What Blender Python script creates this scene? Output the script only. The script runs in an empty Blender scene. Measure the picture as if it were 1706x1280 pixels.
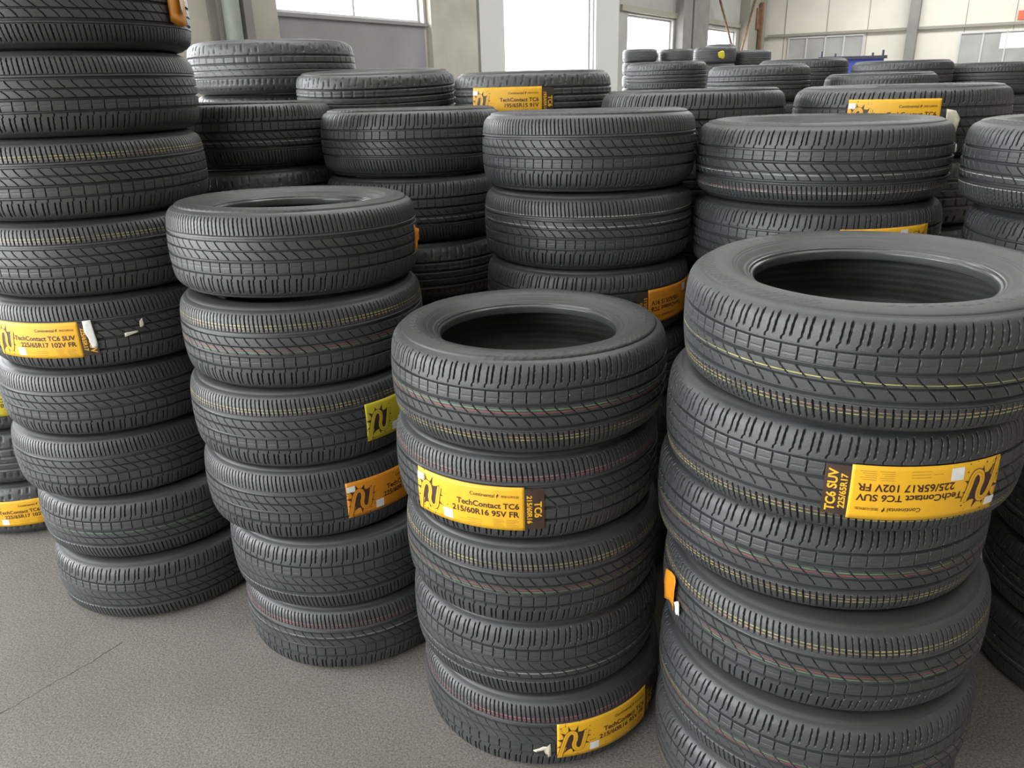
import bpy, math, random
import numpy as np
from math import pi, sin, cos, radians
from mathutils import Vector, Matrix
random.seed(4)
sc = bpy.context.scene
C = sc.collection

# ------------------------------------------------------------------ camera
EYE = 1.63151
cam = bpy.data.objects.new('camera', bpy.data.cameras.new('camera')); C.objects.link(cam)
cam.data.sensor_width = 36; cam.data.lens = 1296.273/1706*36
cam.data.clip_start = .05; cam.data.clip_end = 200
cam.matrix_world = Matrix.Translation((0, 0, EYE)) @ Matrix.Rotation(radians(90-21.01404), 4, 'X') @ Matrix.Rotation(radians(-1.60933), 4, 'Z')
sc.camera = cam
# ------------------------------------------------------------------ world, exposure
sc.view_settings.view_transform = 'Standard'; sc.view_settings.look = 'None'
sc.view_settings.gamma = 1; sc.view_settings.use_curve_mapping = False
sc.view_settings.exposure = 2.95
w = bpy.data.worlds.new('world'); sc.world = w; w.use_nodes = True
nt = w.node_tree; nt.nodes.clear()
wo = nt.nodes.new('ShaderNodeOutputWorld'); bg = nt.nodes.new('ShaderNodeBackground')
ge = nt.nodes.new('ShaderNodeTexCoord'); sp = nt.nodes.new('ShaderNodeSeparateXYZ'); rp = nt.nodes.new('ShaderNodeValToRGB')
rp.color_ramp.elements[0].position = .0; rp.color_ramp.elements[0].color = (.5, .5, .49, 1)
rp.color_ramp.elements[1].position = .12; rp.color_ramp.elements[1].color = (.95, .98, 1.0, 1)
nt.links.new(ge.outputs['Generated'], sp.inputs[0]); nt.links.new(sp.outputs['Z'], rp.inputs[0])
nt.links.new(rp.outputs[0], bg.inputs['Color']); bg.inputs['Strength'].default_value = 2.2
nt.links.new(bg.outputs[0], wo.inputs[0])

# hall axes: AX runs along the left wall, BX towards the right
ANG = radians(31.9202)
AX = Vector((sin(ANG), cos(ANG), 0)); BX = Vector((cos(ANG), -sin(ANG), 0))
def hall(a, b, z=0): return AX*a + BX*b + Vector((0, 0, z))
A0, A1, B0, B1, ZR = -9.0, 32.8, -8.93, 12.0, 6.5
def portal(name, a0, a1, b0, b1, z0, z1, direction):
    """the sky seen through one opening of the hall, marked for the renderer"""
    l = bpy.data.lights.new(name, 'AREA'); l.shape = 'RECTANGLE'
    c = hall((a0+a1)/2, (b0+b1)/2, (z0+z1)/2)
    d = Vector(direction).normalized()
    if abs(d.z) > .9: X = AX.copy(); l.size = abs(a1-a0); l.size_y = abs(b1-b0)
    elif abs(a1-a0) > abs(b1-b0): X = AX.copy(); l.size = abs(a1-a0); l.size_y = z1-z0
    else: X = BX.copy(); l.size = abs(b1-b0); l.size_y = z1-z0
    Z = -d; Y = Z.cross(X)
    o = bpy.data.objects.new(name, l); C.objects.link(o)
    m = Matrix((X, Y, Z)).transposed().to_4x4(); m.translation = c; o.matrix_world = m
    l.cycles.is_portal = True
    return o
# openings of the left wall: (a0, a1, z0, z1)
OPEN_LEFT = [(-8.2, -1.0, 0, 5.0), (1.0, 5.8, 2.0, 5.0), (8.46, 11.80, 2.66, 4.4), (14.37, 18.44, 0, 4.4), (20.5, 23.8, 2.35, 3.27), (26.67, 30.1, 2.35, 3.2)]
SKY = [(-4.5, -3.5), (3.6, 4.4), (12.5, 13.8), (20, 21.5), (28, 30)]          # unseen roof lights, spans along the hall; last one added to brighten the far end
SKB = (-6.0, 3.0)
BACK = (-8.0, -2.0, 0, 4.4)                               # wide door in the wall behind the camera
for i, (a0, a1, z0, z1) in enumerate(OPEN_LEFT): portal('daylight_window', a0, a1, B0, B0, z0, z1, BX)
for a0, a1 in SKY: portal('daylight_unseen_rooflight', a0, a1, SKB[0], SKB[1], ZR, ZR, (0, 0, -1))
portal('daylight_door', A0, A0, BACK[0], BACK[1], BACK[2], BACK[3], AX)

# ------------------------------------------------------------------ materials
def mat(name, col, rough=.6, metal=0, noise=0, nscale=20, bump=0, bscale=200, spec=.5):
    m = bpy.data.materials.new(name); m.use_nodes = True
    n = m.node_tree; b = n.nodes['Principled BSDF']
    b.inputs['Base Color'].default_value = (*col, 1); b.inputs['Roughness'].default_value = rough
    b.inputs['Metallic'].default_value = metal; b.inputs['Specular IOR Level'].default_value = spec
    tc = n.nodes.new('ShaderNodeTexCoord')
    if noise:
        t = n.nodes.new('ShaderNodeTexNoise'); t.inputs['Scale'].default_value = nscale; t.inputs['Detail'].default_value = 6
        r = n.nodes.new('ShaderNodeValToRGB')
        r.color_ramp.elements[0].position = .3; r.color_ramp.elements[1].position = .7
        r.color_ramp.elements[0].color = (*[c*(1-noise) for c in col], 1); r.color_ramp.elements[1].color = (*[min(1, c*(1+noise)) for c in col], 1)
        n.links.new(tc.outputs['Object'], t.inputs['Vector']); n.links.new(t.outputs['Fac'], r.inputs[0]); n.links.new(r.outputs[0], b.inputs['Base Color'])
    if bump:
        t = n.nodes.new('ShaderNodeTexNoise'); t.inputs['Scale'].default_value = bscale; t.inputs['Detail'].default_value = 3
        bp = n.nodes.new('ShaderNodeBump'); bp.inputs['Strength'].default_value = bump; bp.inputs['Distance'].default_value = .002
        n.links.new(tc.outputs['Object'], t.inputs['Vector']); n.links.new(t.outputs['Fac'], bp.inputs['Height']); n.links.new(bp.outputs[0], b.inputs['Normal'])
    return m
RUB = (.034, .0355, .038)
STRIPE = {'yellow': (.42, .40, .10), 'orange': (.45, .27, .11), 'red': (.33, .035, .045), 'green': (.12, .27, .10), 'white': (.42, .43, .40), 'pink': (.36, .16, .17)}
_rub = []
def rubber():
    """tread rubber; the thin coloured factory lines sit where each tyre's own 'line' properties put them (mm across the tread)"""
    if _rub: return _rub[0]
    m = mat('tread_rubber', RUB, .45, noise=.18, nscale=9, bump=.3, bscale=420, spec=.75)
    n = m.node_tree; b = n.nodes['Principled BSDF']
    src = b.inputs['Base Color'].links[0].from_socket
    tc = n.nodes.new('ShaderNodeTexCoord')
    rt = n.nodes.new('ShaderNodeTexNoise'); rt.inputs['Scale'].default_value = 5
    mr = n.nodes.new('ShaderNodeMapRange'); mr.inputs[3].default_value = .42; mr.inputs[4].default_value = .58
    n.links.new(tc.outputs['Object'], rt.inputs['Vector']); n.links.new(rt.outputs['Fac'], mr.inputs[0]); n.links.new(mr.outputs[0], b.inputs['Roughness'])
    def att(name, kind):
        q = n.nodes.new('ShaderNodeAttribute'); q.attribute_name = name; q.attribute_type = kind; return q
    at = att('across', 'GEOMETRY'); dp = att('depth', 'GEOMETRY')
    lt = n.nodes.new('ShaderNodeMath'); lt.operation = 'LESS_THAN'; lt.inputs[1].default_value = .8; n.links.new(dp.outputs['Fac'], lt.inputs[0])
    nz = n.nodes.new('ShaderNodeTexNoise'); nz.inputs['Scale'].default_value = 14
    n.links.new(tc.outputs['Object'], nz.inputs['Vector'])
    nm = n.nodes.new('ShaderNodeMapRange'); nm.inputs[1].default_value = .33; nm.inputs[2].default_value = .6; nm.inputs[3].default_value = .25; nm.inputs[4].default_value = .95
    n.links.new(nz.outputs['Fac'], nm.inputs[0])
    k = n.nodes.new('ShaderNodeMath'); k.operation = 'MULTIPLY'; n.links.new(lt.outputs[0], k.inputs[0]); n.links.new(nm.outputs[0], k.inputs[1])
    for i in range(4):
        d = n.nodes.new('ShaderNodeMath'); d.operation = 'COMPARE'; d.inputs[2].default_value = .95
        n.links.new(at.outputs['Fac'], d.inputs[0]); n.links.new(att('line_place_%d' % i, 'OBJECT').outputs['Fac'], d.inputs[1])
        has = n.nodes.new('ShaderNodeMath'); has.operation = 'MULTIPLY'; n.links.new(d.outputs[0], has.inputs[0]); n.links.new(att('line_on_%d' % i, 'OBJECT').outputs['Fac'], has.inputs[1])
        f = n.nodes.new('ShaderNodeMath'); f.operation = 'MULTIPLY'; n.links.new(has.outputs[0], f.inputs[0]); n.links.new(k.outputs[0], f.inputs[1])
        mx = n.nodes.new('ShaderNodeMixRGB'); n.links.new(att('line_colour_%d' % i, 'OBJECT').outputs['Color'], mx.inputs[2])
        n.links.new(f.outputs[0], mx.inputs[0]); n.links.new(src, mx.inputs[1]); src = mx.outputs[0]
    n.links.new(src, b.inputs['Base Color'])
    _rub.append(m)
    return m
def paint_lines(o, stripes):
    for i in range(4):
        on = i < len(stripes)
        o['line_on_%d' % i] = 1.0 if on else 0.0
        o['line_place_%d' % i] = float(stripes[i][0]) if on else 999.0
        o['line_colour_%d' % i] = [float(c) for c in (STRIPE[stripes[i][1]] if on else RUB)]
M = {}
M['side'] = mat('sidewall_rubber', (.036, .036, .037), .50, noise=.12, nscale=12, bump=.2, bscale=500)
M['liner'] = mat('inner_liner_rubber', (.060, .063, .060), .45, noise=.25, nscale=8)
M['bead'] = mat('bead_rubber', (.05, .051, .052), .27, noise=.1, nscale=20)
M['yellow'] = mat('yellow_paper', (.76, .41, .018), .5, noise=.04, nscale=40)
M['orange'] = mat('orange_paper', (.66, .25, .012), .5, noise=.06, nscale=40)
M['lemon'] = mat('lemon_paper', (.55, .46, .03), .5, noise=.05, nscale=40)
M['ink'] = mat('brown_black_ink', (.050, .022, .014), .5, noise=.2, nscale=60)
M['softink'] = mat('faint_brown_ink', (.42, .20, .03), .6, noise=.2, nscale=60)
M['darkband'] = mat('dark_brown_print', (.045, .025, .018), .5, noise=.2, nscale=50)
M['white'] = mat('white_paper', (.74, .75, .73), .6, noise=.08, nscale=90)
M['cream'] = mat('torn_cream_paper', (.66, .62, .50), .7, noise=.15, nscale=60)

# ------------------------------------------------------------------ mesh helpers
def tag(o, label=None, cat=None, group=None, kind=None):
    if label: o['label'] = label
    if cat: o['category'] = cat
    if group: o['group'] = group
    if kind: o['kind'] = kind
    return o
def link(name, me, parent=None):
    o = bpy.data.objects.new(name, me); C.objects.link(o)
    if parent: o.parent = parent
    return o
def grid_mesh(name, P, closed_u=True, material=None, attrs=None, smooth=True):
    """P[nu, nv, 3] -> smooth quad mesh, wrapping round u when closed"""
    nu, nv = P.shape[:2]
    i = np.arange(nu if closed_u else nu-1); j = np.arange(nv-1)
    I, J = np.meshgrid(i, j, indexing='ij'); I2 = (I+1) % nu
    F = np.stack([I*nv+J, I2*nv+J, I2*nv+J+1, I*nv+J+1], -1).reshape(-1, 4)
    me = bpy.data.meshes.new(name)
    me.vertices.add(nu*nv); me.vertices.foreach_set('co', P.reshape(-1).astype(np.float32))
    me.loops.add(F.size); me.loops.foreach_set('vertex_index', F.reshape(-1).astype(np.int32))
    me.polygons.add(len(F)); me.polygons.foreach_set('loop_start', (np.arange(len(F))*4).astype(np.int32))
    me.polygons.foreach_set('loop_total', np.full(len(F), 4, np.int32))
    me.polygons.foreach_set('use_smooth', np.full(len(F), smooth))
    me.update(calc_edges=True)
    for k, v in (attrs or {}).items():
        a = me.attributes.new(k, 'FLOAT', 'POINT'); a.data.foreach_set('value', v.reshape(-1).astype(np.float32))
    if material: me.materials.append(material)
    return me
def spline(pts, step):
    """dense points along a Catmull-Rom curve through pts, evenly spaced by arc length"""
    p = np.array(pts, float); p = np.vstack([2*p[0]-p[1], p, 2*p[-1]-p[-2]])
    out = []
    for k in range(1, len(p)-2):
        t = np.linspace(0, 1, 24, endpoint=False)[:, None]
        a, b, c, d = p[k-1], p[k], p[k+1], p[k+2]
        out.append(.5*((2*b)+(c-a)*t+(2*a-5*b+4*c-d)*t*t+(3*b-a-3*c+d)*t**3))
    q = np.vstack(out+[p[-2][None]])
    L = np.r_[0, np.cumsum(np.linalg.norm(np.diff(q, axis=0), axis=1))]
    n = max(2, int(round(L[-1]/step))+1); s = np.linspace(0, L[-1], n)
    return np.stack([np.interp(s, L, q[:, 0]), np.interp(s, L, q[:, 1])], 1), s
def sst(a, b, x):
    t = np.clip((x-a)/(b-a), 0, 1); return t*t*(3-2*t)
def ln(d, w): return 1-sst(w/2-.45, w/2+.85, np.abs(d))

TR = [(0, 0), (30, -.9), (58, -3.4), (77, -7.0), (88, -12), (95.5, -19), (100.5, -28)]     # half tread section, mm
def tread_mesh(R, W, N, step):
    k = W/.221
    half, s = spline([(a*k, b) for a, b in TR], step)
    prof = np.vstack([half[:0:-1]*[-1, 1], half]); S = np.r_[-s[:0:-1], s]/k       # s in reference millimetres
    tan = np.gradient(prof, axis=0); tan /= np.linalg.norm(tan, axis=1)[:, None]
    nrm = np.stack([-tan[:, 1], tan[:, 0]], 1)                                      # outward (z, r)
    th = np.arange(N)*2*pi/N
    T, SS = np.meshgrid(th, S, indexing='ij')
    c = 2*pi*R*1000
    D = np.zeros_like(T)
    def put(x): np.maximum(D, x, out=D)
    for s0, wd, dep in ((43.5, 5.2, 7.5), (12, 5.4, 7.5), (-13.5, 3.2, 6), (-39.5, 6.2, 7.5), (-49.5, 1.7, 2.2)):
        put(dep*ln(SS-s0, wd))
    def cyc(n, off):                          # mm to the nearest of n lines round the tyre
        ph = T*n/(2*pi)-off*n/c; fr = ph-np.round(ph); return fr*c/n
    def span(a, b, e=1.5): return sst(a-e, a+e, SS)*(1-sst(b-e, b+e, SS))
    n1, n2, n3 = (72, 144, 176) if N > 1000 else (48, 72, 96)
    put(5*ln(cyc(n1, (SS-27)*.06), 1.4)*span(13, 42))                              # block rib
    put(1.6*ln(SS-26.5, 1.0)*span(20, 34)*(np.abs(cyc(n1, 0)) > 3))
    put(5*ln(cyc(n1, 20*np.clip((9.5-SS)/21, 0, 1.2)**1.35), 1.4)*span(-12, 9.5))  # slanted ribs
    put(5*ln(cyc(n1, 22+16*(1-np.clip(1-(-16-SS)/22, 0, 1)**1.5)), 1.4)*span(-37.5, -16))
    for par in (0, 1):                                                               # outer shoulder: long and short slots
        h2 = n2//2; sh = par*c/n2
        if par == 0:
            jog = 3.6*sst(52, 58, SS)
            put(5*ln(cyc(h2, sh+jog+.10*(SS-60)), 1.9)*span(45, 62)); put(6.5*ln(cyc(h2, sh+jog+.10*(SS-60)), 2.1)*span(60, 92, 4))
        else: put(7.5*ln(cyc(h2, sh+.10*(SS-60)), 2.7)*span(58, 96, 3))
        put((5 if par else 7)*ln(cyc(n3//2, par*c/n3-.12*(SS+60)), 1.7 if par else 2.3)*span(-94, -52, 2.5))
    pass
    Z = (prof[None, :, 0]-nrm[None, :, 0]*D)/1000; RR = R+(prof[None, :, 1]-nrm[None, :, 1]*D)/1000
    P = np.stack([RR*np.cos(T), RR*np.sin(T), Z], -1)
    return grid_mesh('tread', P, True, rubber(), {'across': SS, 'depth': D}, smooth=N < 1000)
def side_mesh(R, W, r0, N, step):
    """one sidewall with bead, upper side (+z)"""
    k = W/.221; H = R-r0
    def q(f, z): return (z*k, (r0+H*f)*1000)
    pts = [(100.5*k, R*1000-28), q(.73, 106.5), q(.60, 110), q(.48, 110.5), q(.35, 107), q(.24, 100), q(.16, 93), q(.115, 91), q(.085, 88)]
    pr, s = spline(pts, step)
    th = np.arange(N)*2*pi/N; T, _ = np.meshgrid(th, s, indexing='ij')
    r = pr[:, 1]; f = (r/1000-r0)/H
    Rr = np.broadcast_to(r, T.shape); F = np.broadcast_to(f, T.shape)
    D = np.zeros_like(T)
    for f0 in (.82, .775, .30, .265, .145): D += .7*ln((F-f0)*H*1000, 1.8)
    # diamond pattern in two arcs below the shoulder
    u = T*R*1000/11.; v = (F-.64)*H*1000/6.5
    dia = np.abs(np.abs((u % 2)-1)-np.abs(((v+.0) % 2)-1))
    if N < 500: return grid_mesh('sidewall', np.stack([np.broadcast_to(r/1000, T.shape)*np.cos(T), np.broadcast_to(r/1000, T.shape)*np.sin(T), np.broadcast_to(pr[:, 0]/1000, T.shape)], -1), True, M['side'])
    sec = ((np.sin(2*T+.7) > .25) & (F > .60) & (F < .76))
    D += np.where(sec, -1.5*(1-sst(.0, .30, dia)), 0)
    # raised lettering blocks in the other arcs
    blk = (np.sin(2*T+.7) < -.35) & (F > .45) & (F < .57)
    D += np.where(blk, -.9*(np.sin(T*R*1000/5.5)+.7*np.sin(T*R*1000/3.1+v*1.7) > .35), 0)
    tan = np.gradient(pr, axis=0); tan /= np.linalg.norm(tan, axis=1)[:, None]
    nz, nr = -tan[:, 1], tan[:, 0]
    Z = (pr[None, :, 0]-nz[None]*D)/1000; RR = (Rr-nr[None]*D)/1000
    me = grid_mesh('sidewall', np.stack([RR*np.cos(T), RR*np.sin(T), Z], -1), True, M['side'])
    return me
def bead_mesh(R, W, r0, N):
    k = W/.221; H = R-r0
    def q(f, z): return (z*k, (r0+H*f)*1000)
    pts = [q(.085, 88), q(.06, 87), q(.05, 83), q(.02, 82), q(.0, 78), q(0, 65), q(.03, 61), q(.07, 64), q(.12, 72)]
    pr, s = spline(pts, 1.5)
    th = np.arange(N)*2*pi/N; T, _ = np.meshgrid(th, s, indexing='ij')
    return grid_mesh('bead', np.stack([pr[None, :, 1]/1000*np.cos(T), pr[None, :, 1]/1000*np.sin(T), np.broadcast_to(pr[:, 0]/1000, T.shape)], -1), True, M['bead'])
def liner_mesh(R, W, r0, N):
    k = W/.221; H = R-r0
    def q(f, z): return (z*k, (r0+H*f)*1000)
    h = [q(.12, 72), q(.3, 89), q(.5, 99), q(.7, 96), (88*k, R*1000-30), (70*k, R*1000-19), (35*k, R*1000-15.5)]
    pts = h+[(0, R*1000-15)]+[(-a, b) for a, b in h[::-1]]
    pr, s = spline(pts, 5)
    pr[:, 1] += .5*np.sin(s*.9)*(np.abs(pr[:, 0]) < 70)
    th = np.arange(N)*2*pi/N; T, _ = np.meshgrid(th, s, indexing='ij')
    return grid_mesh('inner_liner', np.stack([pr[None, :, 1]/1000*np.cos(T), pr[None, :, 1]/1000*np.sin(T), np.broadcast_to(pr[:, 0]/1000, T.shape)], -1), True, M['liner'])

# ------------------------------------------------------------------ tyre kinds
KIND = {'suv': (.362, .228, .224), 'wide': (.351, .230, .224), 'mid': (.336, .229, .214), 'small': (.3175, .213, .198)}
KIND.update({k+e: KIND[k] for k in ('suv', 'wide', 'mid') for e in ('_fine', '_top')})      # the same tyre moulded with finer tread for the near stacks
def _parts(k, R, W, r0):
    f = '_' in k
    t = k.endswith('_top')
    return tread_mesh(R, W, 1584 if f else 480, 1.9 if f else 2.8), side_mesh(R, W, r0, 640 if t else 144, 1.6 if t else 4), bead_mesh(R, W, r0, 192 if t else 72), liner_mesh(R, W, r0, 96 if t else 48)
MESH = {k: _parts(k, *v) for k, v in KIND.items()}
def env(R, W, z):
    """outer envelope radius of the tread at height z above mid plane"""
    k = W/.221; a = np.abs(z)*1000/k
    return R+np.interp(a, [p[0] for p in TR], [p[1] for p in TR])/1000
PROTO = {}
def make_tyre(kind):
    R, W, r0 = KIND[kind]; t, s, b, l = MESH[kind]
    root = bpy.data.objects.new('tyre', None); root.empty_display_size = .1; C.objects.link(root)
    o = link('tread', t, root); o.location.z = W/2; paint_lines(o, ())
    for fl in (0, 1):
        o = link('sidewall', s, root); o.location.z = W/2
        if fl: o.rotation_euler.x = pi
        o = link('bead_ring', b, root); o.location.z = W/2
        if fl: o.rotation_euler.x = pi
    o = link('inner_liner', l, root); o.location.z = W/2
    return root
def copy_tyre(kind):
    if kind not in PROTO:
        PROTO[kind] = make_tyre(kind); return PROTO[kind]
    src = PROTO[kind]; r = src.copy(); C.objects.link(r)
    for ch in ORIG[kind]:
        c = ch.copy(); C.objects.link(c); c.parent = r
    return r
ORIG = {}

# ------------------------------------------------------------------ stickers
LW, LH, LD = .285, .111, .044            # yellow part, height, dark end
def bend(pts, R, W, lift, flip=False, total=LW+LD, h=LH):
    """label-plane (u, v) in metres -> on the tread; u=0 is the left end at angle 0"""
    u = pts[:, 0]; v = pts[:, 1]
    if flip: u = total-u; v = h-v
    z = v-h/2
    r = env(R, W, z)+lift
    th = u/R
    return np.stack([r*np.cos(th), r*np.sin(th), z], 1)
def flatmesh(name, V, faces, material, smooth=False):
    me = bpy.data.meshes.new(name); me.from_pydata([tuple(p) for p in V], [], [tuple(int(i) for i in f) for f in faces]); me.update()
    me.materials.append(material)
    if smooth: me.polygons.foreach_set('use_smooth', [True]*len(me.polygons))
    return me
def rect(u0, v0, u1, v1, nu, nv):
    U, V = np.meshgrid(np.linspace(u0, u1, nu+1), np.linspace(v0, v1, nv+1), indexing='ij')
    P = np.stack([U.ravel(), V.ravel()], 1); n = nv+1
    F = [(i*n+j, (i+1)*n+j, (i+1)*n+j+1, i*n+j+1) for i in range(nu) for j in range(nv)]
    return P, F
_txt = {}
def text2d(s, size, bold=.012, rot=0, sx=1.0, anchor='L'):
    key = (s, bold)
    if key not in _txt:
        cu = bpy.data.curves.new('lettering', 'FONT'); cu.body = s; cu.size = 1; cu.offset = bold; cu.resolution_u = 3
        o = bpy.data.objects.new('lettering', cu); C.objects.link(o)
        dg = bpy.context.evaluated_depsgraph_get(); me = o.evaluated_get(dg).to_mesh()
        V = np.array([v.co[:2] for v in me.vertices]) if len(me.vertices) else np.zeros((0, 2)); F = [tuple(p.vertices) for p in me.polygons]
        o.evaluated_get(dg).to_mesh_clear(); bpy.data.objects.remove(o); bpy.data.curves.remove(cu)
        _txt[key] = (V, F)
    V, F = _txt[key]; V = V.copy()
    if len(V) == 0: return V, F
    x0, x1 = V[:, 0].min(), V[:, 0].max()
    if anchor == 'R': V[:, 0] -= x1
    elif anchor == 'C': V[:, 0] -= (x0+x1)/2
    else: V[:, 0] -= x0
    V = V*[size*sx, size]
    if rot: c, s_ = cos(rot), sin(rot); V = V@np.array([[c, s_], [-s_, c]])
    return V, F
def join(parts):
    Vs, Fs, o = [], [], 0
    for V, F in parts:
        if len(V) == 0: continue
        Vs.append(V); Fs += [tuple(i+o for i in f) for f in F]; o += len(V)
    return np.vstack(Vs), Fs
def splat(cx, cy, r, seed):
    rn = random.Random(seed); parts = []
    n = 44; V = [(cx, cy)]
    for i in range(n):
        a = 2*pi*i/n; rr = r*(1.28+.25*rn.random() if i % 4 == 1 else (.98 if i % 4 == 2 else .84+.08*rn.random()))
        V.append((cx+rr*cos(a), cy+rr*sin(a)))
    c0 = np.array(V[0]); P = np.array(V[1:]); fr = (.2, .4, .6, .8, 1)
    Q = np.vstack([c0[None]]+[c0+(P-c0)*f for f in fr]); F = [(0, 1+i, 1+(i+1) % n) for i in range(n)]
    for k in range(len(fr)-1): F += [(1+k*n+i, 1+(k+1)*n+i, 1+(k+1)*n+(i+1) % n, 1+k*n+(i+1) % n) for i in range(n)]
    parts.append((Q, F))
    for _ in range(16):
        a = rn.random()*2*pi; d = r*(1.35+.5*rn.random()); q = .0009+.0012*rn.random()
        V = [(cx+d*cos(a)+q*cos(b), cy+d*sin(a)+q*sin(b)) for b in np.linspace(0, 2*pi, 7)[:-1]]
        parts.append((np.array(V), [tuple(range(6))]))
    return join(parts)
def stroke(path, w, n=60):
    """ribbon of width w along a smooth path (u, v)"""
    p, s = spline(path, .0012); t = np.gradient(p, axis=0); t /= np.linalg.norm(t, axis=1)[:, None]
    nn = np.stack([-t[:, 1], t[:, 0]], 1); m = len(p)
    V = np.vstack([p+nn*w/2, p-nn*w/2]); F = [(i, i+1, m+i+1, m+i) for i in range(m-1)]
    return V, F
# road-like emblem: a slanted N with rounded turns
def emblem(u, v):
    b = [(-36, -52), (-31, -30), (-22, 4), (-15, 20), (-5, 26), (4, 20), (5, 4), (1, -12), (4, -26), (14, -32), (23, -24), (28, -4), (35, 26), (40, 56)]
    return [(u+x/1000, v+y/1000) for x, y in b]
def make_sticker(root, kind, th_left, line1, line2, dark=None, flip=False, paper='yellow', dv=0., cut=None, seed=1, tagpatch=True, qr=True, dark_end=True):
    """th_left: world angle (deg) where the sticker's left end (as seen) sits"""
    R, W, r0 = KIND[kind]; tot = LW+(LD if dark_end else 0)
    off = lambda pts, lift: bend(np.asarray(pts), R, W, lift, flip, tot)
    P, F = rect(0, 0, LW, LH, 44, 10)
    if cut:                       # a torn or covered sticker shows only part of its length
        F = [f for f in F if cut[0] <= P[f[0]][0] <= cut[1]]
    def keep(V, F):
        if not cut: return V, F
        return V, [f for f in F if all(cut[0] <= V[i][0] <= cut[1] for i in f)]
    o = link('paper_sticker', flatmesh('paper_sticker', off(P, .0016), F, M[paper], True), root)
    o.location.z = W/2+dv; o.rotation_euler.z = radians(th_left)
    o['label'] = {'yellow': 'yellow', 'orange': 'orange yellow', 'lemon': 'lemon yellow'}[paper]+' paper sticker wrapped on the tread'
    sol = o.modifiers.new('paper', 'SOLIDIFY'); sol.thickness = .0005; sol.offset = -1
    def sub(name, VF, material, lift, label=None):
        V, F = keep(*VF)
        if not F: return
        q = link(name, flatmesh(name, off(V, lift), F, material), o)
        if label: q['label'] = label
        return q
    cxm, cym = .042, .055
    sub('splash_print', splat(cxm, cym, .0325, seed), M['ink'], .0020, 'dark ink splash')
    pe = emblem(cxm, cym)
    pts = [q for q in pe if .001 < q[1] < LH-.001]
    sub('emblem_outline', stroke(pts, .0142), M['ink'], .0023)
    sub('emblem_print', stroke(pts, .0112), M[paper], .0026, 'rounded N shaped road emblem')
    sub('emblem_line', stroke(pts, .0012), M['softink'], .0029)
    words = [text2d(line1, .0195, .028, sx=1.02, anchor='R'), text2d(line2, .0205, .028, sx=1.02, anchor='R')]
    words[0][0][:] += (LW-.012, .057); words[1][0][:] += (LW-.012, .036)
    sub('printed_lettering', join(words), M['ink'], .0021, 'size and tread name in dark letters')
    sm = [text2d('Continental', .0125, .012, anchor='R'), text2d('\u5fb7\u56fd\u9a6c\u724c\u8f6e\u80ce', .0068, .0, anchor='R')]
    sm[0][0][:] += (LW-.067, .084); sm[1][0][:] += (LW-.012, .085)
    hx, hy = LW-.062, .083
    horse = (np.array([(0, 0), (.0015, .0), (.002, .004), (.004, .005), (.0042, .009), (.0025, .0105), (.001, .008), (-.001, .006)])+(hx, hy), [tuple(range(8))])
    sub('maker_name', join(sm+[horse]), M['ink'], .0021)
    fine = []
    for i in range(5):
        for x0, x1 in ((LW-.072, LW-.046), (LW-.042, LW-.014)):
            V, Fq = rect(x0, .010+i*.0042, x1-(i % 3)*.004, .0112+i*.0042, 6, 1); fine.append((V, Fq))
    for rr in (.0095,):
        a = np.linspace(0, 2*pi, 29); c0 = (.137, .020)
        V, Fq = rect(c0[0]-rr, c0[1]-.004, c0[0]+rr, c0[1]-.0028, 4, 1); fine.append((V, Fq))
    for i in range(3):
        V, Fq = rect(.150, .0095+i*.006, .185, .0107+i*.006, 6, 1); fine.append((V, Fq))
    sub('fine_print', join(fine), M['softink'], .0020)
    if qr: sub('white_patch', rect(.086, .008, .112, .033, 5, 5), M['white'], .0021, 'small white square patch')
    if tagpatch: sub('barcode_tag', rect(.002, .082, .026, .099, 5, 3), M['white'], .0032, 'small white tag at the corner')
    if dark_end and dark:
        V, F2 = keep(*rect(LW, .004, LW+LD, LH-.004, 8, 10))
        if F2:
            d = link('dark_end_panel', flatmesh('dark_end_panel', off(V, .0016), F2, M['darkband'], True), o); d['label'] = 'dark brown end of the sticker'
            t1, t2 = dark
            a = text2d(t1, .0225, .03, rot=-pi/2, anchor='C'); b = text2d(t2, .0155, .028, rot=-pi/2, sx=1.05, anchor='C')
            a[0][:] += (LW+.022, LH/2); b[0][:] += (LW+.0055, LH/2)
            q = join([a, b]); q2 = link('end_lettering', flatmesh('end_lettering', off(q[0], .0021), q[1], M[paper]), o); q2['label'] = 'yellow letters on the dark end'
    return o
def scrap(root, kind, th, v, pts, material, lift=.003, curl=0., name='paper_scrap', label=None):
    """torn bit of paper, outline pts in mm round its own middle, at world angle th and v mm above mid tread"""
    R, W, r0 = KIND[kind]; p = np.array(pts, float)/1000
    c = p.mean(0); rings = [c+(p-c)*f for f in (.33, .66, 1)]; V = np.vstack([c[None]]+rings); n = len(p)
    F = [(0, 1+i, 1+(i+1) % n) for i in range(n)]
    for k in (0, 1): F += [(1+k*n+i, 1+(k+1)*n+i, 1+(k+1)*n+(i+1) % n, 1+k*n+(i+1) % n) for i in range(n)]
    z = V[:, 1]+v/1000; r = env(R, W, z)+lift+curl*np.clip(V[:, 0]/np.abs(p[:, 0]).max(), -1, 1)**2
    a = V[:, 0]/R
    o = link(name, flatmesh(name, np.stack([r*np.cos(a), r*np.sin(a), z], 1), F, M[material], True), root)
    o.location.z = W/2; o.rotation_euler.z = radians(th)
    s = o.modifiers.new('paper', 'SOLIDIFY'); s.thickness = .0006
    if label: o['label'] = label
    return o
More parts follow.
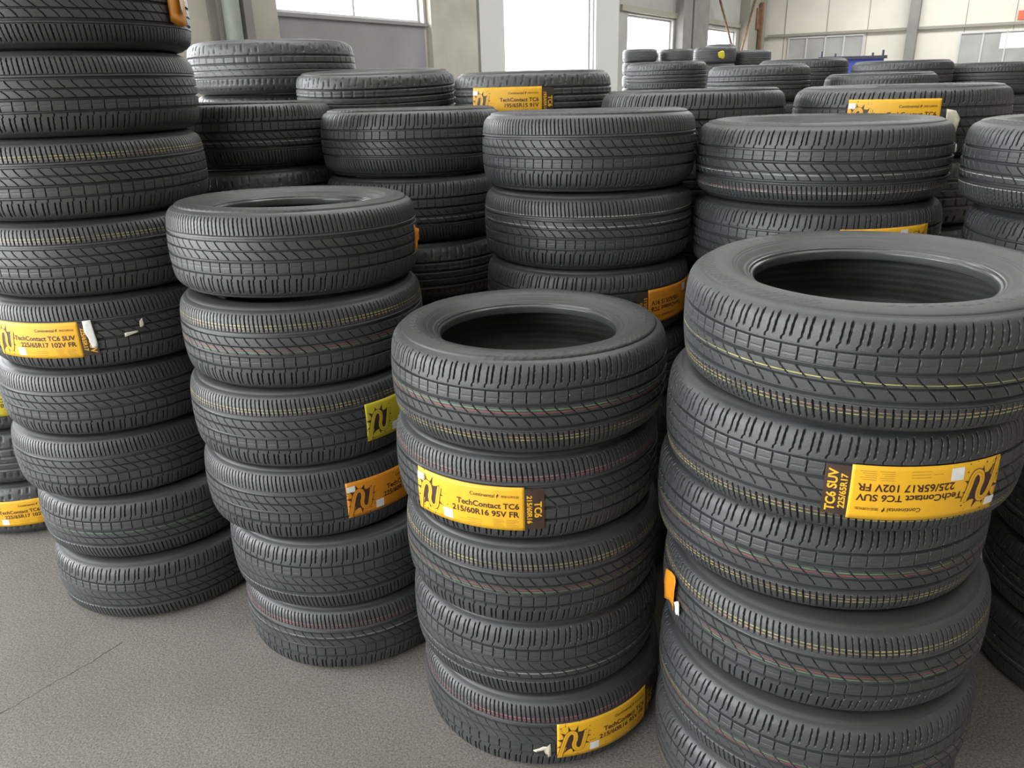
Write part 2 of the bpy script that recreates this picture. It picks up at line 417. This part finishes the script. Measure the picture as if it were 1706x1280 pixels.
def jag(w, h, n=14, seed=0, a=.22):
    r = random.Random(seed); out = []
    for i in range(n):
        t = 2*pi*i/n; x, y = cos(t), sin(t); m = 1/max(abs(x), abs(y))
        out.append((w/2*x*m*(1-a*r.random()), h/2*y*m*(1-a*r.random())))
    return out

# ------------------------------------------------------------------ floor, walls, roof
def boxes(name, bl, mats, parent=None):
    """bl: (a0, a1, b0, b1, z0, z1, material index) in hall axes -> ONE mesh"""
    V, F, mi = [], [], []
    for a0, a1, b0, b1, z0, z1, m in bl:
        o = len(V)
        for z in (z0, z1):
            for a, b in ((a0, b0), (a1, b0), (a1, b1), (a0, b1)): V.append(hall(a, b, z))
        for f in ((0, 1, 2, 3), (7, 6, 5, 4), (0, 4, 5, 1), (1, 5, 6, 2), (2, 6, 7, 3), (3, 7, 4, 0)): F.append([o+i for i in f]); mi.append(m)
    me = bpy.data.meshes.new(name); me.from_pydata(V, [], F)
    for m in mats: me.materials.append(m)
    me.polygons.foreach_set('material_index', mi); me.update()
    return link(name, me, parent)
def floor_material():
    m = mat('worn_asphalt_concrete', (.155, .145, .135), .82, spec=.3); n = m.node_tree; b = n.nodes['Principled BSDF']
    tc = n.nodes.new('ShaderNodeTexCoord')
    def nz(s, d=5, r=.6):
        t = n.nodes.new('ShaderNodeTexNoise'); t.inputs['Scale'].default_value = s; t.inputs['Detail'].default_value = d; t.inputs['Roughness'].default_value = r
        n.links.new(tc.outputs['Object'], t.inputs['Vector']); return t.outputs['Fac']
    def ramp(src, p0, c0, p1, c1):
        r = n.nodes.new('ShaderNodeValToRGB'); e = r.color_ramp.elements
        e[0].position, e[0].color, e[1].position, e[1].color = p0, (*c0, 1), p1, (*c1, 1); n.links.new(src, r.inputs[0]); return r.outputs[0]
    def mix(a, b_, f=None, mode='MULTIPLY', fac=1):
        x = n.nodes.new('ShaderNodeMixRGB'); x.blend_type = mode; x.inputs[0].default_value = fac
        if f: n.links.new(f, x.inputs[0])
        n.links.new(a, x.inputs[1])
        if isinstance(b_, tuple): x.inputs[2].default_value = (*b_, 1)
        else: n.links.new(b_, x.inputs[2])
        return x.outputs[0]
    big = ramp(nz(1.6, 6), .3, (.185, .172, .160), .7, (.245, .230, .215))
    grit = ramp(nz(160, 3, .8), .35, (.55, .55, .55), .62, (1.35, 1.33, 1.28))
    speck = ramp(nz(420, 2, .9), .60, (1, 1, 1), .72, (1.7, 1.65, 1.55))
    c = mix(mix(big, grit), speck)
    # one hairline crack: distance to a wandering line on the ground, between two ends
    gs = n.nodes.new('ShaderNodeVectorMath'); gs.operation = 'SUBTRACT'; gs.inputs[1].default_value = (-1.21, 2.10, 0)
    wp = n.nodes.new('ShaderNodeTexNoise'); wp.inputs['Scale'].default_value = 9; wp.inputs['Detail'].default_value = 6
    va = n.nodes.new('ShaderNodeMixRGB'); va.blend_type = 'ADD'; va.inputs[0].default_value = .07
    n.links.new(tc.outputs['Object'], wp.inputs['Vector']); n.links.new(tc.outputs['Object'], va.inputs[1]); n.links.new(wp.outputs['Color'], va.inputs[2]); n.links.new(va.outputs[0], gs.inputs[0])
    def dot(vec):
        q = n.nodes.new('ShaderNodeVectorMath'); q.operation = 'DOT_PRODUCT'; q.inputs[1].default_value = vec; n.links.new(gs.outputs[0], q.inputs[0]); return q.outputs['Value']
    def mth(op, x, y):
        q = n.nodes.new('ShaderNodeMath'); q.operation = op
        for i_, v in enumerate((x, y)):
            if isinstance(v, (int, float)): q.inputs[i_].default_value = v
            elif v is not None: n.links.new(v, q.inputs[i_])
        return q.outputs[0]
    across = mth('LESS_THAN', mth('ABSOLUTE', dot((.80, -.60, 0)), None), .0016)
    along = dot((-.60, -.80, 0)); inside = mth('MULTIPLY', mth('GREATER_THAN', along, .03), mth('LESS_THAN', along, 1.6))
    c = mix(c, (.045, .04, .036), mth('MULTIPLY', across, inside), 'MIX')
    scuff = ramp(nz(26, 5, .75), .66, (1, 1, 1), .72, (.62, .6, .58))
    c = mix(c, scuff)
    n.links.new(c, b.inputs['Base Color'])
    bp = n.nodes.new('ShaderNodeBump'); bp.inputs['Strength'].default_value = .9; bp.inputs['Distance'].default_value = .007
    n.links.new(nz(95, 5, .85), bp.inputs['Height']); n.links.new(bp.outputs[0], b.inputs['Normal'])
    return m
tag(boxes('floor', [(A0-.3, A1+.3, B0-.3, B1+.3, -.2, 0, 0)], [floor_material()]), kind='structure')
plaster = mat('beige_plaster', (.40, .375, .33), .85, noise=.14, nscale=1.3)
greywall = mat('grey_lilac_wall', (.25, .24, .255), .8, noise=.10, nscale=1.5)  # greyer lilac tone, below the openings and on the sills
upper = mat('grey_green_cladding', (.30, .30, .275), .8, noise=.08, nscale=2)
cream = mat('cream_cladding', (.60, .565, .49), .7, noise=.07, nscale=.9)
steel = mat('grey_green_steel_paint', (.185, .18, .165), .6, noise=.12, nscale=3)
beamc = mat('olive_grey_beam_paint', (.26, .245, .20), .6)
framew = mat('white_window_frame', (.50, .50, .49), .5)
rustm = mat('rusty_steel', (.17, .09, .055), .7, noise=.4, nscale=6)
glass = bpy.data.materials.new('clear_pane'); glass.use_nodes = True
g = glass.node_tree; g.nodes.clear(); go = g.nodes.new('ShaderNodeOutputMaterial'); gt = g.nodes.new('ShaderNodeBsdfTransparent'); gg = g.nodes.new('ShaderNodeBsdfGlossy'); gm = g.nodes.new('ShaderNodeMixShader')
gm.inputs[0].default_value = .06; gg.inputs['Roughness'].default_value = .05
g.links.new(gt.outputs[0], gm.inputs[1]); g.links.new(gg.outputs[0], gm.inputs[2]); g.links.new(gm.outputs[0], go.inputs[0])

# left wall with its openings
T = .28; bl = []
edges = [A0-T]
for a0, a1, z0, z1 in OPEN_LEFT:
    edges += [a0, a1]
edges.append(A1+T)
for k in range(0, len(edges), 2):
    mi = 0 if edges[k+1] < 20 else 2
    bl.append((edges[k], edges[k+1], B0-T, B0, 0, ZR, mi))
for a0, a1, z0, z1 in OPEN_LEFT:
    if z0 > 0: bl.append((a0, a1, B0-T, B0, 0, z0, 1))
    bl.append((a0, a1, B0-T, B0, z1, ZR, 2 if a0 > 20 else 0))
tag(boxes('wall_left', bl, [plaster, greywall, upper]), kind='structure')
tag(boxes('wall_far', [(A1, A1+T, B0-T, B1+T, 0, ZR, 0)], [cream]), kind='structure')
tag(boxes('wall_right', [(A0-T, A1+T, B1, B1+T, 0, ZR, 0)], [cream]), kind='structure')
tag(boxes('wall_back', [(A0-T, A0, B0, BACK[0], 0, ZR, 0), (A0-T, A0, BACK[1], B1, 0, ZR, 0), (A0-T, A0, BACK[0], BACK[1], BACK[3], ZR, 0)], [plaster]), kind='structure')
rb = []; e = [A0-T]
for a0, a1 in SKY: e += [a0, a1]
e.append(A1+T)
for k in range(0, len(e), 2): rb.append((e[k], e[k+1], B0-T, B1+T, ZR, ZR+.15, 0))
for a0, a1 in SKY: rb += [(a0, a1, B0-T, SKB[0], ZR, ZR+.15, 0), (a0, a1, SKB[1], B1+T, ZR, ZR+.15, 0)]
tag(boxes('ceiling', rb, [cream]), kind='structure')
# left wall: columns, reveals, pipe
tr = 0
def trim(name, bl, m):
    return tag(boxes(name, bl, [m]), kind='structure')
trim('trim_1', [(7.95, 8.42, B0, B0+.06, 0, ZR, 0)], plaster)
trim('trim_2', [(11.88, 13.3, B0, B0+.10, 0, ZR, 0)], plaster)
trim('trim_3', [(13.45, 14.33, B0, B0+.06, 0, ZR, 0)], framew)
trim('trim_4', [(18.48, 19.8, B0, B0+.06, 0, ZR, 0)], framew)
trim('trim_5', [(23.95, 24.7, B0, B0+.25, 0, ZR, 0), (24.7, 25.0, B0, B0+.12, 0, ZR, 0), (25.0, 26.4, B0, B0+.2, 0, ZR, 0)], steel)
trim('trim_6', [(30.4, 32.6, B0, B0+.35, 0, ZR, 0)], beamc)
trim('trim_7', [(20, 32.6, B0, B0+.07, 3.32, 3.46, 0)], beamc)
trim('trim_8', [(7.72, 7.86, B0, B0+.2, 0, ZR, 0), (7.30, 7.42, B0, B0+.03, 0, ZR, 0)], steel)
def tube(name, p0, p1, r, m, parent=None, n=14):
    p0, p1 = Vector(p0), Vector(p1); d = (p1-p0).normalized(); q = d.to_track_quat('Z', 'Y')
    V, F = [], []
    for p in (p0, p1):
        for i in range(n): V.append(p+q@Vector((r*cos(2*pi*i/n), r*sin(2*pi*i/n), 0)))
    F = [(i, (i+1) % n, n+(i+1) % n, n+i) for i in range(n)]+[tuple(range(n))[::-1], tuple(range(n, 2*n))]
    me = bpy.data.meshes.new(name); me.from_pydata(V, [], F); me.materials.append(m); me.update()
    for p in me.polygons: p.use_smooth = len(p.vertices) == 4
    return link(name, me, parent)
tag(tube('drain_pipe', hall(7.56, B0+.14, 0), hall(7.56, B0+.14, ZR), .11, mat('pale_green_pipe', (.30, .34, .30), .5, noise=.15, nscale=3)), 'round grey green pipe running up the left wall', 'pipe')
# windows of the left wall
def window(i, a0, a1, z0, z1, mull, door=False):
    n = ('door_%d' if door else 'window_%d') % i
    r = bpy.data.objects.new(n, None); C.objects.link(r); r.location = hall((a0+a1)/2, B0, z0); tag(r, kind='structure')
    f = .05; b0, b1 = B0-.16, B0-.10
    fl = [(a0, a0+f, b0, b1, z0, z1, 0), (a1-f, a1, b0, b1, z0, z1, 0), (a0+f, a1-f, b0, b1, z1-f, z1, 0)]
    if not door: fl.append((a0+f, a1-f, b0, b1, z0, z0+f, 0))
    fl += [(m-.025, m+.025, b0+.005, b1-.005, z0+f, z1-f, 0) for m in mull]
    def sub(name, bl, m):
        o = boxes(name, bl, [m]); o.parent = r; o.matrix_parent_inverse = Matrix.Translation(-r.location); return o
    sub('door_frame' if door else 'window_frame', fl, framew)
    if not door:
        sub('window_pane', [(a0+f, a1-f, B0-.135, B0-.130, z0+f, z1-f, 0)], glass)
        sub('window_sill', [(a0-.05, a1+.05, B0-.10, B0+.05, z0-.05, z0-.001, 0)], greywall)
window(1, *OPEN_LEFT[2], [10.16])
window(2, *OPEN_LEFT[4], [])
window(3, *OPEN_LEFT[5], [])
window(4, *OPEN_LEFT[1], [3.2])
window(1, *OPEN_LEFT[3], [], door=True)
window(2, *OPEN_LEFT[0], [], door=True)
# cross bracing rods between the far steel columns
for p0, p1, l in ((hall(26.6, B0+.3, 4.4), hall(29.6, B0+.3, 1.9), 'thin brown brace rod falling to the right across the small far window'),
                  (hall(30.9, B0+.42, 4.4), hall(28.9, B0+.42, 1.9), 'brown brace rod rising right to the corner column')):
    tag(tube('brace_rod', p0, p1, .035, rustm), l, 'rod')
gu = boxes('gusset_plate', [(31.2, 32.0, B0+.36, B0+.40, 3.3, 4.0, 0), (31.5, 31.7, B0+.40, B0+.50, 2.6, 4.2, 0)], [rustm]); tag(gu, 'rusty orange steel bracket on the corner column of the hall', 'bracket')
# far wall: beam, columns, windows, seams
trim('trim_9', [(A1-.12, A1, -8.5, B1, 3.06, 3.15, 0)], beamc)
trim('trim_10', [(A1-.38, A1, -3.66, -3.34, 0, ZR, 0)], steel)
trim('trim_11', [(A1-.38, A1, 3.6, 3.95, 0, ZR, 0)], steel)
trim('trim_12', [(A1-.02, A1, b, b+.02, 0, ZR, 0) for b in (-7.9, -6.4, -5.0, -1.93, -.5, .9)], beamc)
paneg = mat('opaque_grey_pane', (.30, .295, .28), .25, noise=.12, nscale=1.5)  # plain opaque grey, slightly mottled
lit = bpy.data.materials.new('glowing_daylight_pane'); lit.use_nodes = True  # emission stands in for sky showing through part of the window
lb = lit.node_tree.nodes['Principled BSDF']; lb.inputs['Emission Color'].default_value = (1, .98, .93, 1); lb.inputs['Emission Strength'].default_value = .12; lb.inputs['Base Color'].default_value = (.5, .5, .48, 1)
def far_window(i, b0, b1, z0, z1, n, bright=()):
    r = bpy.data.objects.new('window_%d' % i, None); C.objects.link(r); r.location = hall(A1, (b0+b1)/2, z0); tag(r, kind='structure')
    def sub(name, bl, m):
        o = boxes(name, bl, [m]); o.parent = r; o.matrix_parent_inverse = Matrix.Translation(-r.location); return o
    f = .045; w_ = (b1-b0)/n
    sub('window_frame', [(A1-.07, A1, b0, b1, z0, z0+f, 0), (A1-.07, A1, b0, b1, z1-f, z1, 0)]+[(A1-.07, A1, b0+k*w_-f/2, b0+k*w_+f/2, z0, z1, 0) for k in range(n+1)], framew)
    for k in range(n):
        sub('window_pane', [(A1-.03, A1-.02, b0+k*w_+f/2, b0+(k+1)*w_-f/2, z0+f, z1-f, 0)], paneg)
    for q in bright: sub('daylight_glow_panel', [(A1-.045, A1-.035, q[0], q[1], q[2], q[3], 0)], lit)  # solid glowing panel in place of bright daylight, no real opening
far_window(5, -7.70, -5.08, 1.5, 3.02, 4)
far_window(6, -2.0, 1.4, 1.5, 2.90, 5, [(-.8, .6, 2.35, 2.82)])
sg = boxes('wall_sign', [(A1-.03, A1-.005, -.43, .3, 3.2, 3.48, 0)], [mat('faded_red_sign', (.55, .12, .06), .6)]); tag(sg, 'faded red sign high on the cream far wall', 'sign')

# ------------------------------------------------------------------ stacks of tyres
Y2, O2 = 1.6, 1.8
ST = {'o': [(-60, 'orange', 1.6), (-67, 'yellow', 1.4)], 'rg': [(1.5, 'green', 1.6), (-4.5, 'red', 2.2)], 'gr': [(-24, 'green', 1.4), (-29, 'red', 1.6)],
      'w': [(-22, 'white', 1.5)], 'w2': [(-22, 'white', 1.6), (-52, 'white', 1.6)], 'y': [(-6, 'yellow', 1.6)], 'p': [(-66, 'pink', 1.8), (-70, 'white', 1.2)],
      'rs': [(-58, 'red', 1.8), (-64, 'pink', 1.6)], 'g': [(4, 'green', 1.4)]}
def stripes(code): return tuple(x for c in code.split() for x in ST[c]) if code else ()
ORD = ['topmost', 'second', 'third', 'fourth', 'fifth', 'sixth', 'seventh', 'eighth', 'ninth', 'tenth', 'eleventh']
rs = random.Random(11)
ALL = {}
def stack(key, kind, pos, hs, where, spec=None, R=None, group=None, fine=0, tilt=None):
    """pos: list of (x, y) from the floor up, hs: heights from the floor up; spec: {level from floor: (flip, stripes, look)}"""
    spec = spec or {}; z = 0; n = len(hs); R0, W, _ = KIND[kind]; base = kind; sxy = (R or R0)/R0
    for i, h in enumerate(hs):
        x, y = pos[i] if i < len(pos) else pos[-1]
        kind = base+(('_top' if i == n-1 else '_fine') if n-i <= fine else '')
        if kind not in PROTO:
            r = copy_tyre(kind); ORIG[kind] = list(r.children)
        else: r = copy_tyre(kind)
        r.name = 'tyre'
        r.location = (x, y, z); r.scale = (sxy, sxy, h/W)
        fl, st, look = spec.get(i, (rs.random() < .5, '', 'black'))
        if i == n-1 and tilt: r.rotation_euler = (tilt[1], -tilt[0], 0); r.location.z += .18*math.hypot(*tilt)
        rz = rs.random()*2*pi
        for ch in r.children:
            if ch.name.startswith('tread'):
                ch.rotation_euler = (pi if fl else 0, 0, rz)
                paint_lines(ch, stripes(st))
            else: ch.rotation_euler.z = rz
        k = n-1-i
        o_ = 'topmost' if k == 0 else ('%s from top' % ORD[k])
        tag(r, '%s tyre, %s of the %s' % (look, o_, where), 'tyre', group or 'tyres in the '+where)
        ALL[(key, i)] = (r, kind)
        z += h
    return z
P_ = 'plain black'
# A: tall left edge stack
hA = .2187
posA = [(-1.283, 2.494), (-1.301, 2.517), (-1.340, 2.525), (-1.332, 2.523), (-1.310, 2.515), (-1.304, 2.512), (-1.313, 2.508), (-1.308, 2.515), (-1.298, 2.52), (-1.30, 2.52)]
stack('A', 'suv', posA, [hA]*10, 'tall left edge stack', {
    0: (0, '', 'grey black floor-level'), 1: (0, 'g', 'dusty'), 2: (1, '', 'matt grey black'), 3: (1, '', 'greyish'), 4: (1, '', 'yellow stickered'),
    5: (1, 'o', 'brownish'), 6: (1, 'o', 'faintly pink lined'), 7: (1, '', 'bluish black'), 8: (0, '', 'torn stickered'), 9: (1, '', P_)}, fine=10)
# B
hB = .2256
posB = [(-.544, 2.203), (-.557, 2.194), (-.604, 2.209), (-.605, 2.205), (-.598, 2.214), (-.603, 2.228)]
stack('B', 'wide', posB, [hB]*6, 'six tyre stack left of centre', {
    0: (1, 'rs w', 'pink lined'), 1: (0, '', P_), 2: (1, '', 'orange stickered'), 3: (1, 'o', 'yellow emblem stickered'), 4: (1, 'o rg', 'three colour lined'), 5: (1, '', 'open hole facing up')}, fine=6, R=.341, tilt=(-.012, -.026))
# C
hC = .222
posC = [(.064, 1.816), (.049, 1.824), (.045, 1.811), (.034, 1.822), (.042, 1.797)]
stack('C', 'mid', posC, [hC]*5, 'five tyre stack front middle', {
    0: (1, 'rs', 'pink lined stickered'), 1: (0, 'w', 'white lined'), 2: (1, 'o rg', 'three colour lined'), 3: (1, 'rs', 'yellow stickered'), 4: (0, 'rg o', 'red and green lined')}, fine=5, R=.332, tilt=(-.003, -.015))
# D
hD = .2146
posD = [(.697, 1.532), (.697, 1.520), (.702, 1.544), (.687, 1.584), (.686, 1.524), (.707, 1.490)]
stack('D', 'suv', posD, [hD]*6, 'big front right stack', {
    0: (0, 'o', P_), 1: (0, 'rg', 'red and green lined'), 2: (1, 'o rg', 'three colour lined'), 3: (0, 'rg o', 'twin lined'), 4: (0, 'o', 'upside-down stickered'), 5: (0, 'y o', 'yellow lined')}, fine=6, R=.3514, tilt=(.018, .026))
# F: behind A at the far left
stack('F', 'suv', [(-2.02, 3.05)], [.226]*4, 'low stack behind the left edge stack', {0: (0, '', 'yellow stickered'), 1: (0, '', 'dark brown'), 2: (0, '', 'lemon yellow stickered'), 3: (0, '', P_)})
# G
hsG = [.222]*7
stack('G', 'mid', [(.262, 2.580)], hsG, 'stack behind the front middle one', {6: (1, '', 'brownish grey'), 5: (1, 'w2', 'white lined'), 4: (0, '', 'orange stickered')}, R=.335, fine=3)
# H
stack('H', 'suv', [(.949, 2.446)], [.2166]*7, 'stack behind the big right one', {6: (0, 'w p', 'white lined'), 5: (0, '', 'orange stickered')}, fine=2)
# I: leaning stack at the right edge
posI = [(1.73, 1.84), (1.73, 1.84), (1.72, 1.85), (1.69, 1.91), (1.65, 1.97), (1.605, 2.03), (1.578, 2.052)]
stack('I', 'suv', posI, [.2165]*7, 'right edge stack', {0: (0, 'w', 'faint white lined'), 1: (0, 'w', 'thin white lined'), 2: (0, 'w', 'white streaked'), 6: (0, 'w2', 'twin white lined'), 5: (0, '', 'bare shouldered')}, fine=7)
# second row
stack('J', 'mid', [(-.345, 3.05)], [.2235]*7, 'stack between six tyre and middle stacks', {6: (0, '', 'dry greyish'), 5: (0, 'w', 'white lined'), 4: (0, 'rs', 'red lined'), 3: (0, '', 'shadowed')}, R=.335, fine=2)
stack('K', 'mid', [(-1.005, 3.18)], [.2285]*7, 'shaded stack right of the left edge stack', {6: (0, 'w', 'thin white lined'), 5: (0, '', 'shadowed')}, R=.3325, fine=1)
stack('L', 'suv', [(-1.16, 4.25)]*7+[(-1.14, 4.19)], [.232]*8, 'tallest stack before the left window', {7: (0, '', 'window lit')}, R=.40)
stack('M', 'mid', [(-.565, 3.72)], [.2125]*8, 'back stack left of the bright doorway', {7: (0, '', 'slightly tilted grey')}, R=.35, tilt=(.0, .045))
stack('N', 'small', [(.122, 3.552)], [.2104]*8, 'back stack below the bright doorway', {7: (0, '', 'stickered')}, R=.335)
stack('O', 'mid', [(.715, 3.151)], [.2284]*7, 'back stack right of the bright doorway', {6: (0, '', 'dull grey')}, R=.345, fine=1)
stack('P', 'suv', [(1.432, 2.995)], [.228]*7, 'wide back stack at the right', {6: (0, '', 'yellow stickered')}, fine=1)
# far stacks
for key, kind, x, y, z, R, n, wh in (
    ('Q', 'small', 1.301, 6.674, 1.77, .3175, 8, 'far stack just right of the doorway column'),
    ('R', 'small', 1.637, 5.358, 1.708, .3175, 8, 'far stack below the small far window'),
    ('S', 'mid', 2.326, 6.5, 1.759, .332, 8, 'far stack left of the blue cart'),
    ('T', 'mid', 2.812, 5.903, 1.72, .332, 8, 'far stack right of the blue cart'),
    ('V', 'mid', 2.371, 5.238, 1.642, .332, 7, 'lower far stack before the blue cart'),
    ('U', 'mid', 3.496, 6.013, 1.694, .332, 8, 'rightmost far stack'),
    ('a', 'small', 2.551, 15.696, 2.188, .32, 10, 'distant stack nearest the doorway column'),
    ('b', 'small', 3.246, 15.812, 2.175, .32, 10, 'distant stack under the small window edge'),
    ('c', 'small', 3.237, 12.868, 2.089, .32, 9, 'distant stack with the green tag'),
    ('d', 'small', 4.792, 18.594, 2.343, .32, 10, 'distant stack against the farthest window'),
    ('e', 'small', 3.86, 13.2, 2.036, .335, 9, 'dark distant stack beside the corner column')):
    stack(key, kind, [(x, y)], [z/n]*n, wh, {i: (rs.random() < .4, '', 'black') for i in range(n)}, R=R)
# ------------------------------------------------------------------ stickers and torn paper on the tyres
S17 = ('TechContact TC6 SUV', '225/65R17 102V FR'); D17 = ('TC6 SUV', '225/65R17')
def stk(key, *a, **k): r, kind = ALL[key]; return make_sticker(r, kind, *a, **k)
def scr(key, *a, **k): r, kind = ALL[key]; return scrap(r, kind, *a, **k)
stk(('C', 3), -141, 'TechContact TC6', '215/60R16 95V FR', ('TC6', '215/60R16'), dv=-.014, seed=3)
stk(('C', 0), -86, 'TechContact TC6', '215/60R16 95V FR', ('TC6', '215/60R16'), dv=-.006, seed=5, tagpatch=False)
scr(('C', 0), -92, -22, [(-26, -9), (-10, -2), (0, 5), (9, 4), (18, 14), (20, -30), (12, -34), (6, -8), (-6, -8), (-18, -16)], 'cream', label='torn cream paper edge of the sticker')
stk(('D', 4), -114.5, *S17, D17, flip=True, dv=-.009, seed=7)
stk(('B', 3), -52.5, 'TechContact TC6', '225/60R17 99V FR', ('TC6', '225/60R17'), paper='lemon', dv=-.004, seed=9, tagpatch=False)
stk(('B', 2), -66, 'TechContact TC6', '225/60R17 99V FR', ('TC6', '225/60R17'), paper='orange', dv=.004, seed=10)
stk(('A', 4), -79.5-LW/.362*57.3, *S17, D17, dv=-.008, seed=12, tagpatch=False)
scr(('A', 4), -75.5, 5, [(-10, 44), (12, 46), (15, 20), (19, -30), (16, -42), (2, -40), (-2, -10), (-9, 10)], 'white', .0045, label='white torn backing at the sticker end')
scr(('A', 4), -58, -8, [(-19, -7), (-4, -3), (8, 0), (19, 1), (18, 8), (0, 7), (-18, 6)], 'cream', label='small torn cream strip')
scr(('A', 4), -53, 22, [(-5, -13), (2, -15), (6, -10), (5, 14), (0, 9), (-5, 3)], 'cream', label='small torn cream corner')
scr(('A', 8), -7, 25, [(-40, -60), (-10, -66), (20, -72), (46, -66), (48, 0), (46, 66), (12, 70), (-30, 64), (-36, 20)], 'orange', .004, .010, name='paper_sticker', label='torn orange sticker remnant')
scr(('A', 8), -2, 30, [(-20, -30), (0, -44), (10, 0), (24, 30), (20, 60), (-8, 62), (-14, 20)], 'cream', .012, .006, label='white inside of the torn sticker')
scr(('B', 5), -9, -4, jag(16, 84, 20, 4, .35), 'orange', .006, .012, name='paper_sticker', label='torn orange sticker remnant')
stk(('F', 0), -104, *S17, D17, dv=-.004, seed=15, tagpatch=False)
stk(('F', 2), -106, *S17, D17, dv=.01, seed=16, paper='lemon', tagpatch=False)
stk(('G', 4), -69.5, 'TechContact TC6', '195/65R15 91V', ('TC6', '195/65R15'), paper='orange', flip=True, seed=17, dv=-.01)
stk(('N', 7), -137, 'TechContact TC6', '195/65R15 91V', ('TC6', '195/65R15'), seed=18, dv=-.008)
stk(('P', 6), -140, 'TechContact TC6', '195/65R15 91V', None, seed=19, dv=.019, dark_end=False, paper='yellow')
scr(('P', 6), -89, -8, [(-22, 50), (10, 44), (24, 20), (18, -30), (6, -48), (-6, -34), (-16, -20), (-20, 10)], 'cream', .004, .006, label='crumpled white backing at the sticker end')
stk(('H', 5), -106, *S17, D17, flip=True, seed=21, dv=.002, qr=True)
scr(('D', 2), -171, 10, jag(60, 92, 16, 8, .15), 'orange', .004, .008, name='paper_sticker', label='orange sticker remnant at the left side')
scr(('D', 2), -164.5, -16, jag(24, 46, 12, 9, .35), 'white', .006, .004, label='white torn paper piece')
scr(('T', 6), -150, 0, jag(70, 90, 12, 10, .2), 'orange', .004, .002, name='paper_sticker', label='small orange sticker')
scr(('c', 8), -86, 0, jag(110, 120, 12, 11, .35), 'lemon', .004, .004, name='paper_scrap', label='ragged yellow green tag')
scr(('H', 6), -36, 30, jag(16, 30, 10, 12, .3), 'white', .004, .004, label='tiny white paper fleck')

# ------------------------------------------------------------------ blue cart at the far end
bluem = mat('blue_painted_steel', (.06, .09, .42), .5, noise=.15, nscale=4); darkm = mat('dark_steel_rail', (.06, .06, .09), .5)
cr = bpy.data.objects.new('stake_cart', None); C.objects.link(cr); tag(cr, 'blue steel cart with dark rim and thin corner stakes beyond the far tyre stacks', 'cart')
cx_, cy_ = 6.15, 15.5; cr.location = (cx_, cy_, 0)
def cbox(name, x0, x1, y0, y1, z0, z1, m):
    V = [(x, y, z) for z in (z0, z1) for x, y in ((x0, y0), (x1, y0), (x1, y1), (x0, y1))]
    F = [(3, 2, 1, 0), (4, 5, 6, 7), (0, 1, 5, 4), (1, 2, 6, 5), (2, 3, 7, 6), (3, 0, 4, 7)]
    me = bpy.data.meshes.new(name); me.from_pydata(V, [], F); me.materials.append(m); me.update(); return link(name, me, cr)
cbox('side_panel', -.57, .57, -.7, -.66, .9, 1.90, bluem); cbox('side_panel', -.57, .57, .66, .7, .9, 1.90, bluem)
cbox('end_panel', -.57, -.53, -.66, .66, .9, 1.90, bluem); cbox('end_panel', .53, .57, -.66, .66, .9, 1.90, bluem)
cbox('bed', -.57, .57, -.7, .7, .84, .9, darkm)
for y0 in (-.73, .67): cbox('top_rail', -.61, .61, y0, y0+.06, 1.90, 1.95, darkm)
for x in (-.54, -.3, .36, .54): cbox('stake', x-.015, x+.015, -.715, -.685, 1.95, 2.04 if abs(x) > .5 else 2.0, darkm)
for x in (-.45, .45):
    for y in (-.5, .5): cbox('leg', x-.04, x+.04, y-.04, y+.04, 0, .84, darkm)
